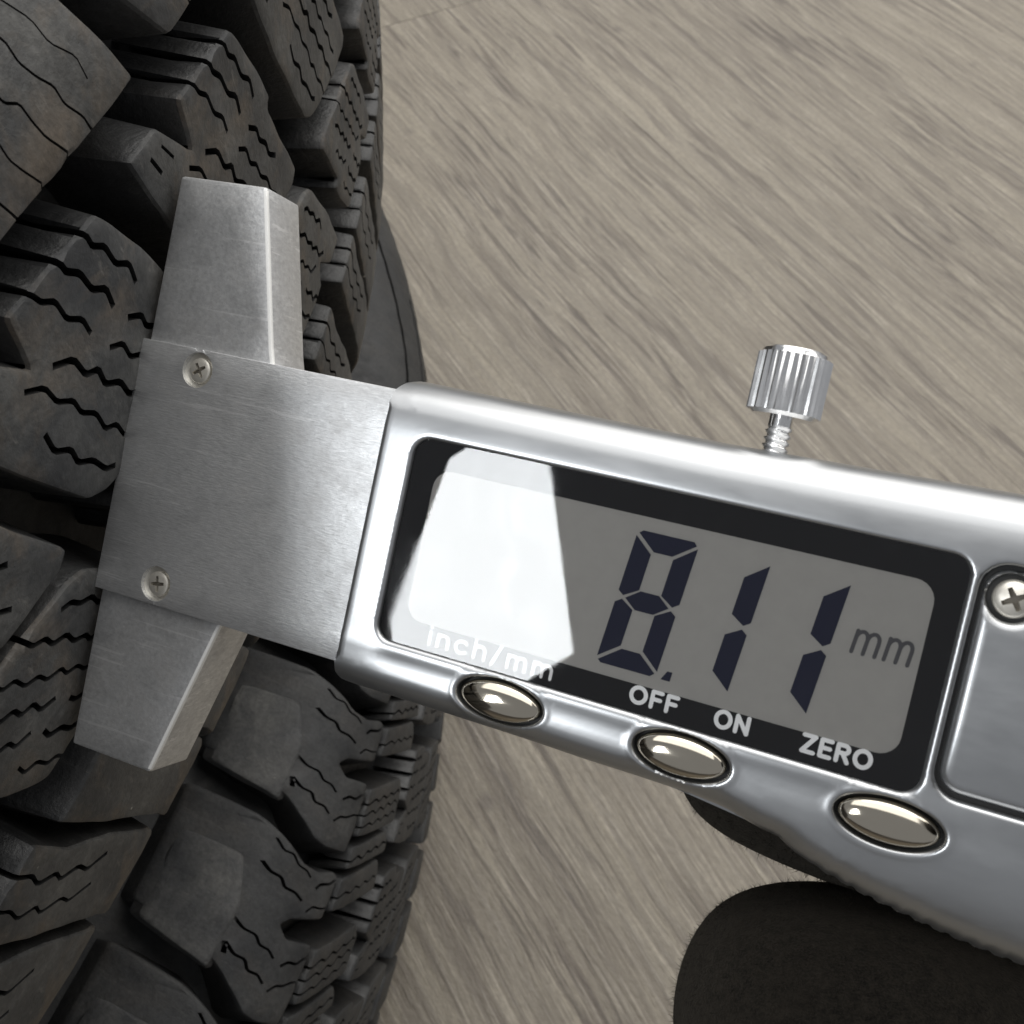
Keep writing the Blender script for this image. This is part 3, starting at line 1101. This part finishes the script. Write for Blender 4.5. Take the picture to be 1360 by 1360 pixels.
def segs(x0, x1, which, yc=-.1, hh=4.85, w=1.32):
    g = .13
    P = {}
    t, b, m = yc + hh, yc - hh, yc

    def sx(px, py): return (px + SL * (py - yc), py)
    wv = w * 1.05
    P['a'] = [(x0 + g + .25, t), (x1 - g - .25, t), (x1 - g, t - .25), (x1 - wv - g, t - w), (x0 + wv + g, t - w), (x0 + g, t - .2)]
    P['d'] = [(x0 + g + .25, b), (x1 - g - .25, b), (x1 - g, b + .25), (x1 - wv - g, b + w), (x0 + wv + g, b + w), (x0 + g, b + .2)]
    P['f'] = [(x0, t - .42), (x0 + wv, t - w - g * 1.6), (x0 + wv, m + w * .55), (x0 + .42, m + g), (x0, m + g + .3)]
    P['b'] = [(x1, t - .42), (x1 - wv, t - w - g * 1.6), (x1 - wv, m + w * .55), (x1 - .42, m + g), (x1, m + g + .3)]
    P['e'] = [(x0, b + .42), (x0 + wv, b + w + g * 1.6), (x0 + wv, m - w * .55), (x0 + .42, m - g), (x0, m - g - .3)]
    P['c'] = [(x1, b + .42), (x1 - wv, b + w + g * 1.6), (x1 - wv, m - w * .55), (x1 - .42, m - g), (x1, m - g - .3)]
    P['g'] = [(x0 + .62, m), (x0 + wv + g, m + w * .52), (x1 - wv - g, m + w * .52), (x1 - .62, m), (x1 - wv - g, m - w * .52), (x0 + wv + g, m - w * .52)]
    for k_ in which:
        flat_poly('digit_segment', [sx(*q) for q in P[k_]], 2.012, M['seg'])


segs(45.75, 50.1, 'abcdefg')
segs(50.9, 55.0, 'bc')
segs(56.1, 60.2, 'bc')
flat_poly('decimal_point', [(50.0, -4.95), (50.65, -4.95), (50.7, -4.3), (50.35, -4.3)], 2.012, M['seg'])


def arc(cx, cy, rx, ry, a0, a1, n=14):
    return [(cx + rx * math.cos(math.radians(a0 + (a1 - a0) * i / n)), cy + ry * math.sin(math.radians(a0 + (a1 - a0) * i / n))) for i in range(n + 1)]


GLYPH = {   # stroke skeletons, height 1
    'O': (1.0, [arc(.5, .5, .5, .5, 0, 360, 24)]),
    'F': (.62, [[(0, 0), (0, 1), (.62, 1)], [(0, .52), (.55, .52)]]),
    'N': (.78, [[(0, 0), (0, 1), (.78, 0), (.78, 1)]]),
    'Z': (.76, [[(0, 1), (.76, 1), (0, 0), (.76, 0)]]),
    'E': (.64, [[(.64, 1), (0, 1), (0, 0), (.64, 0)], [(0, .52), (.58, .52)]]),
    'R': (.72, [[(0, 0), (0, 1), (.44, 1)] + arc(.44, .76, .26, .24, 90, -90, 8) + [(0, .52)], [(.36, .5), (.72, 0)]]),
    'i': (.02, [[(0, 0), (0, .68)], [(0, .98), (.01, .99)]]),
    'n': (.52, [[(0, 0), (0, .68)], [(0, .36)] + arc(.26, .42, .26, .26, 170, 0, 8) + [(.52, 0)]]),
    'h': (.52, [[(0, 0), (0, 1.02)], [(0, .36)] + arc(.26, .42, .26, .26, 170, 0, 8) + [(.52, 0)]]),
    'c': (.56, [arc(.31, .34, .31, .34, 45, 315, 14)]),
    '/': (.36, [[(0, -.08), (.36, 1.05)]]),
    'm': (.86, [[(0, 0), (0, .68)], [(0, .38)] + arc(.215, .44, .215, .24, 170, 0, 8) + [(.43, 0)], [(.43, .38)] + arc(.645, .44, .215, .24, 170, 0, 8) + [(.86, 0)]]),
}


def text(name, s, x0, x1, y0, h, mat, z, weight, gap, parent=panel, slant=0.0):
    wd = [GLYPH[c][0] for c in s]
    tot = sum(wd) + gap * (len(s) - 1)
    hs = h - weight
    sx = (x1 - x0 - weight) / tot
    polys, x = [], 0.0
    for c, w in zip(s, wd):
        for ln in GLYPH[c][1]:
            p = np.array([(x0 + weight / 2 + (x + a) * sx + slant * b * hs, y0 + weight / 2 + b * hs) for a, b in ln])
            for i in range(len(p) - 1):
                d = p[i + 1] - p[i]
                L = np.linalg.norm(d)
                if L < 1e-6: continue
                a0 = math.atan2(d[1], d[0])
                r = weight / 2
                cap = [(p[i + 1][0] + r * math.cos(a0 + t), p[i + 1][1] + r * math.sin(a0 + t)) for t in np.linspace(-math.pi / 2, math.pi / 2, 6)]
                cap += [(p[i][0] + r * math.cos(a0 + t), p[i][1] + r * math.sin(a0 + t)) for t in np.linspace(math.pi / 2, 1.5 * math.pi, 6)]
                polys.append(np.array(cap))
        x += w + gap
    pts, edges = [], []
    for q in polys:
        n = len(pts)
        pts += [Vector(v) for v in q]
        edges += [(n + i, n + (i + 1) % len(q)) for i in range(len(q))]
    r = delaunay_2d_cdt(pts, edges, [], 0, 1e-5)
    V = np.array([(v.x, v.y) for v in r[0]])
    F = np.array([f for f in r[2] if len(f) == 3])
    cen = V[F].mean(1)
    keep = np.zeros(len(F), bool)
    for q in polys: keep |= pip(cen, q)
    return gmesh(name, [(a, b, z) for a, b in V], [tuple(int(i) for i in t) for t in F[keep]], mat, parent, smooth=False)


text('printed_legend', 'inch/mm', 32.55, 42.45, -7.25, 1.55, M['print'], 2.0, .23, .40)
text('printed_legend', 'OFF', 48.12, 51.62, -7.12, 1.36, M['print'], 2.0, .29, .44)
text('printed_legend', 'ON', 54.08, 56.5, -7.12, 1.36, M['print'], 2.0, .29, .44)
text('printed_legend', 'ZERO', 59.85, 64.4, -7.08, 1.36, M['print'], 2.0, .29, .44)
text('unit_symbol', 'mm', 61.45, 65.15, .05, 2.35, M['lcdtext'], 2.012, .25, .34, slant=.1)
flat_poly('cover_window', rrect(28.35, -7.75, 67.41, 7.8, 1.2), 2.12, M['glass'], gauge)

# clamp screw
KX, KZ = 53.5, -3.0
n, vs, fs = 120, [], []
rings = [(14.55, .0, 0), (14.55, 2.15, 0), (14.8, 2.42, 0), (14.82, 2.62, 1), (18.85, 2.62, 1), (18.9, 2.42, 0), (19.15, 2.36, 0), (19.3, 2.2, 0), (19.3, 0.0, 0)]
for y, r, kn in rings:
    for j in range(n):
        a = 2 * math.pi * j / n
        rr = r
        if kn: rr = r - .20 * abs(math.sin(a * 15)) ** .7
        vs.append((KX + rr * math.cos(a), y, KZ + rr * math.sin(a)))
for i in range(len(rings) - 1):
    for j in range(n):
        k2 = (j + 1) % n
        fs.append((i * n + j, (i + 1) * n + j, (i + 1) * n + k2, i * n + k2))
knob = gmesh('lock_knob', vs, fs, M['knob'], gauge, 25)
vs, fs = [], []
ny, na = 90, 24
for i in range(ny + 1):
    y = 9.0 + (14.6 - 9.0) * i / ny
    for j in range(na):
        a = 2 * math.pi * j / na
        ph = (y / .5 - a / (2 * math.pi)) % 1.0
        r = .98 - .20 * abs(ph - .5) * 2 if y < 13.8 else .86
        vs.append((KX + r * math.cos(a), y, KZ + r * math.sin(a)))
for i in range(ny):
    for j in range(na):
        k2 = (j + 1) % na
        fs.append((i * na + j, (i + 1) * na + j, (i + 1) * na + k2, i * na + k2))
gmesh('threaded_shaft', vs, fs, M['knob'], knob, 60)

# ------------------------------------------------------------------ gloved hand behind the gauge


def hand():
    # chains of joints in the gauge frame (mm) with radii
    J = []
    E = []

    def add(p, r, par=None):
        J.append((p, r))
        if par is not None: E.append((par, len(J) - 1))
        return len(J) - 1
    wrist = add((150, -62, -52), 27)
    palm = add((128, -44, -46), 25, wrist)
    # index (the small tip peeping out below the body)
    k1 = add((112, -19, -36), 16, palm)
    k2 = add((90, -13.0, -30), 13.4, k1)
    k3 = add((72, -12.2, -26), 12.2, k2)
    k4 = add((57, -11.9, -24.5), 11.8, k3)
    add((48.0, -11.2, -24.5), 9.0, k4)
    # middle (the big tip at the lower edge)
    m1 = add((113, -48, -32), 17, palm)
    m2 = add((98, -41.5, -24), 16.0, m1)
    m3 = add((84, -38.0, -21), 15.2, m2)
    m4 = add((72, -35.0, -20), 14.8, m3)
    m5 = add((62.5, -34.0, -20), 12.9, m4)
    add((53.2, -34.4, -20), 7.0, m5)
    # ring and little finger, out of the picture
    r1_ = add((118, -62, -34), 13, palm)
    r2_ = add((104, -58, -22), 11.5, r1_)
    add((84, -58, -18), 10.0, r2_)
    p1 = add((126, -78, -36), 11.5, wrist)
    p2 = add((114, -77, -25), 10, p1)
    add((98, -78, -20), 8.5, p2)
    # thumb lies on the front, just beyond the right edge of the picture
    t1 = add((140, -24, -24), 16, palm)
    t2 = add((125, -9, 4), 13.0, t1)
    t3 = add((100, -2, 15), 11.8, t2)
    t4 = add((88, -1.5, 14.2), 11.5, t3)
    add((77.8, -1.5, 13.0), 9.0, t4)
    me = bpy.data.meshes.new('person')
    me.from_pydata([tuple(c * MM for c in p) for p, r in J], E, [])
    o = bpy.data.objects.new('person', me)
    COL.objects.link(o)
    sk = o.modifiers.new('skin', 'SKIN')
    for i, (p, r) in enumerate(J):
        me.skin_vertices[0].data[i].radius = (r * MM, r * MM)
    me.skin_vertices[0].data[1].use_root = True
    sk.use_smooth_shade = True
    sb = o.modifiers.new('sub', 'SUBSURF')
    sb.levels = sb.render_levels = 3
    dg = bpy.context.evaluated_depsgraph_get()
    m2_ = bpy.data.meshes.new_from_object(o.evaluated_get(dg))
    bpy.data.objects.remove(o)
    bpy.data.meshes.remove(me)
    m2_.name = 'person'
    m2_.transform(GM)
    org = GM @ (Vector((100, -40, -25)) * MM)
    m2_.transform(Matrix.Translation(-org))
    m2_.polygons.foreach_set("use_smooth", [True] * len(m2_.polygons))
    m2_.materials.clear(); m2_.materials.append(M['glove'])
    o = bpy.data.objects.new('person', m2_)
    o.location = org
    COL.objects.link(o)
    # short fuzz of the knitted fabric
    tri = []
    me3 = m2_
    cg = np.array([p.center[:] for p in me3.polygons]); na_ = np.array([p.normal[:] for p in me3.polygons]); ar = np.array([p.area for p in me3.polygons])
    wcen = cg + np.array(org[:])
    near = np.linalg.norm(wcen - np.array(g2w((66, -26, -20))[:]), axis=1) < .040
    ar = ar * near
    idx = rng.choice(len(cg), 26000, p=ar / ar.sum())
    fv, ff = [], []
    for i_ in idx:
        p = me3.polygons[i_]
        vs_ = [me3.vertices[q].co for q in p.vertices]
        w_ = rng.dirichlet([1] * len(vs_))
        c_ = sum((v_ * float(x_) for v_, x_ in zip(vs_, w_)), Vector())
        n_ = (p.normal + Vector(rng.normal(0, .75, 3))).normalized()
        if n_.dot(p.normal) < .1: n_ = (n_ + p.normal).normalized()
        t_ = n_.cross(Vector(rng.normal(0, 1, 3))).normalized() * .000022
        L_ = float(rng.uniform(.0003, .0009))
        k_ = len(fv)
        fv += [c_ - t_, c_ + t_, c_ + n_ * L_]
        ff.append((k_, k_ + 1, k_ + 2))
    fz = mesh_obj('fabric_fuzz', fv, ff, M['glove'], o, smooth=False)
    fz['kind'] = 'stuff'
    tag(o, "fingers in a dark brown fabric glove holding the gauge from behind", 'person')
    return o


hand()
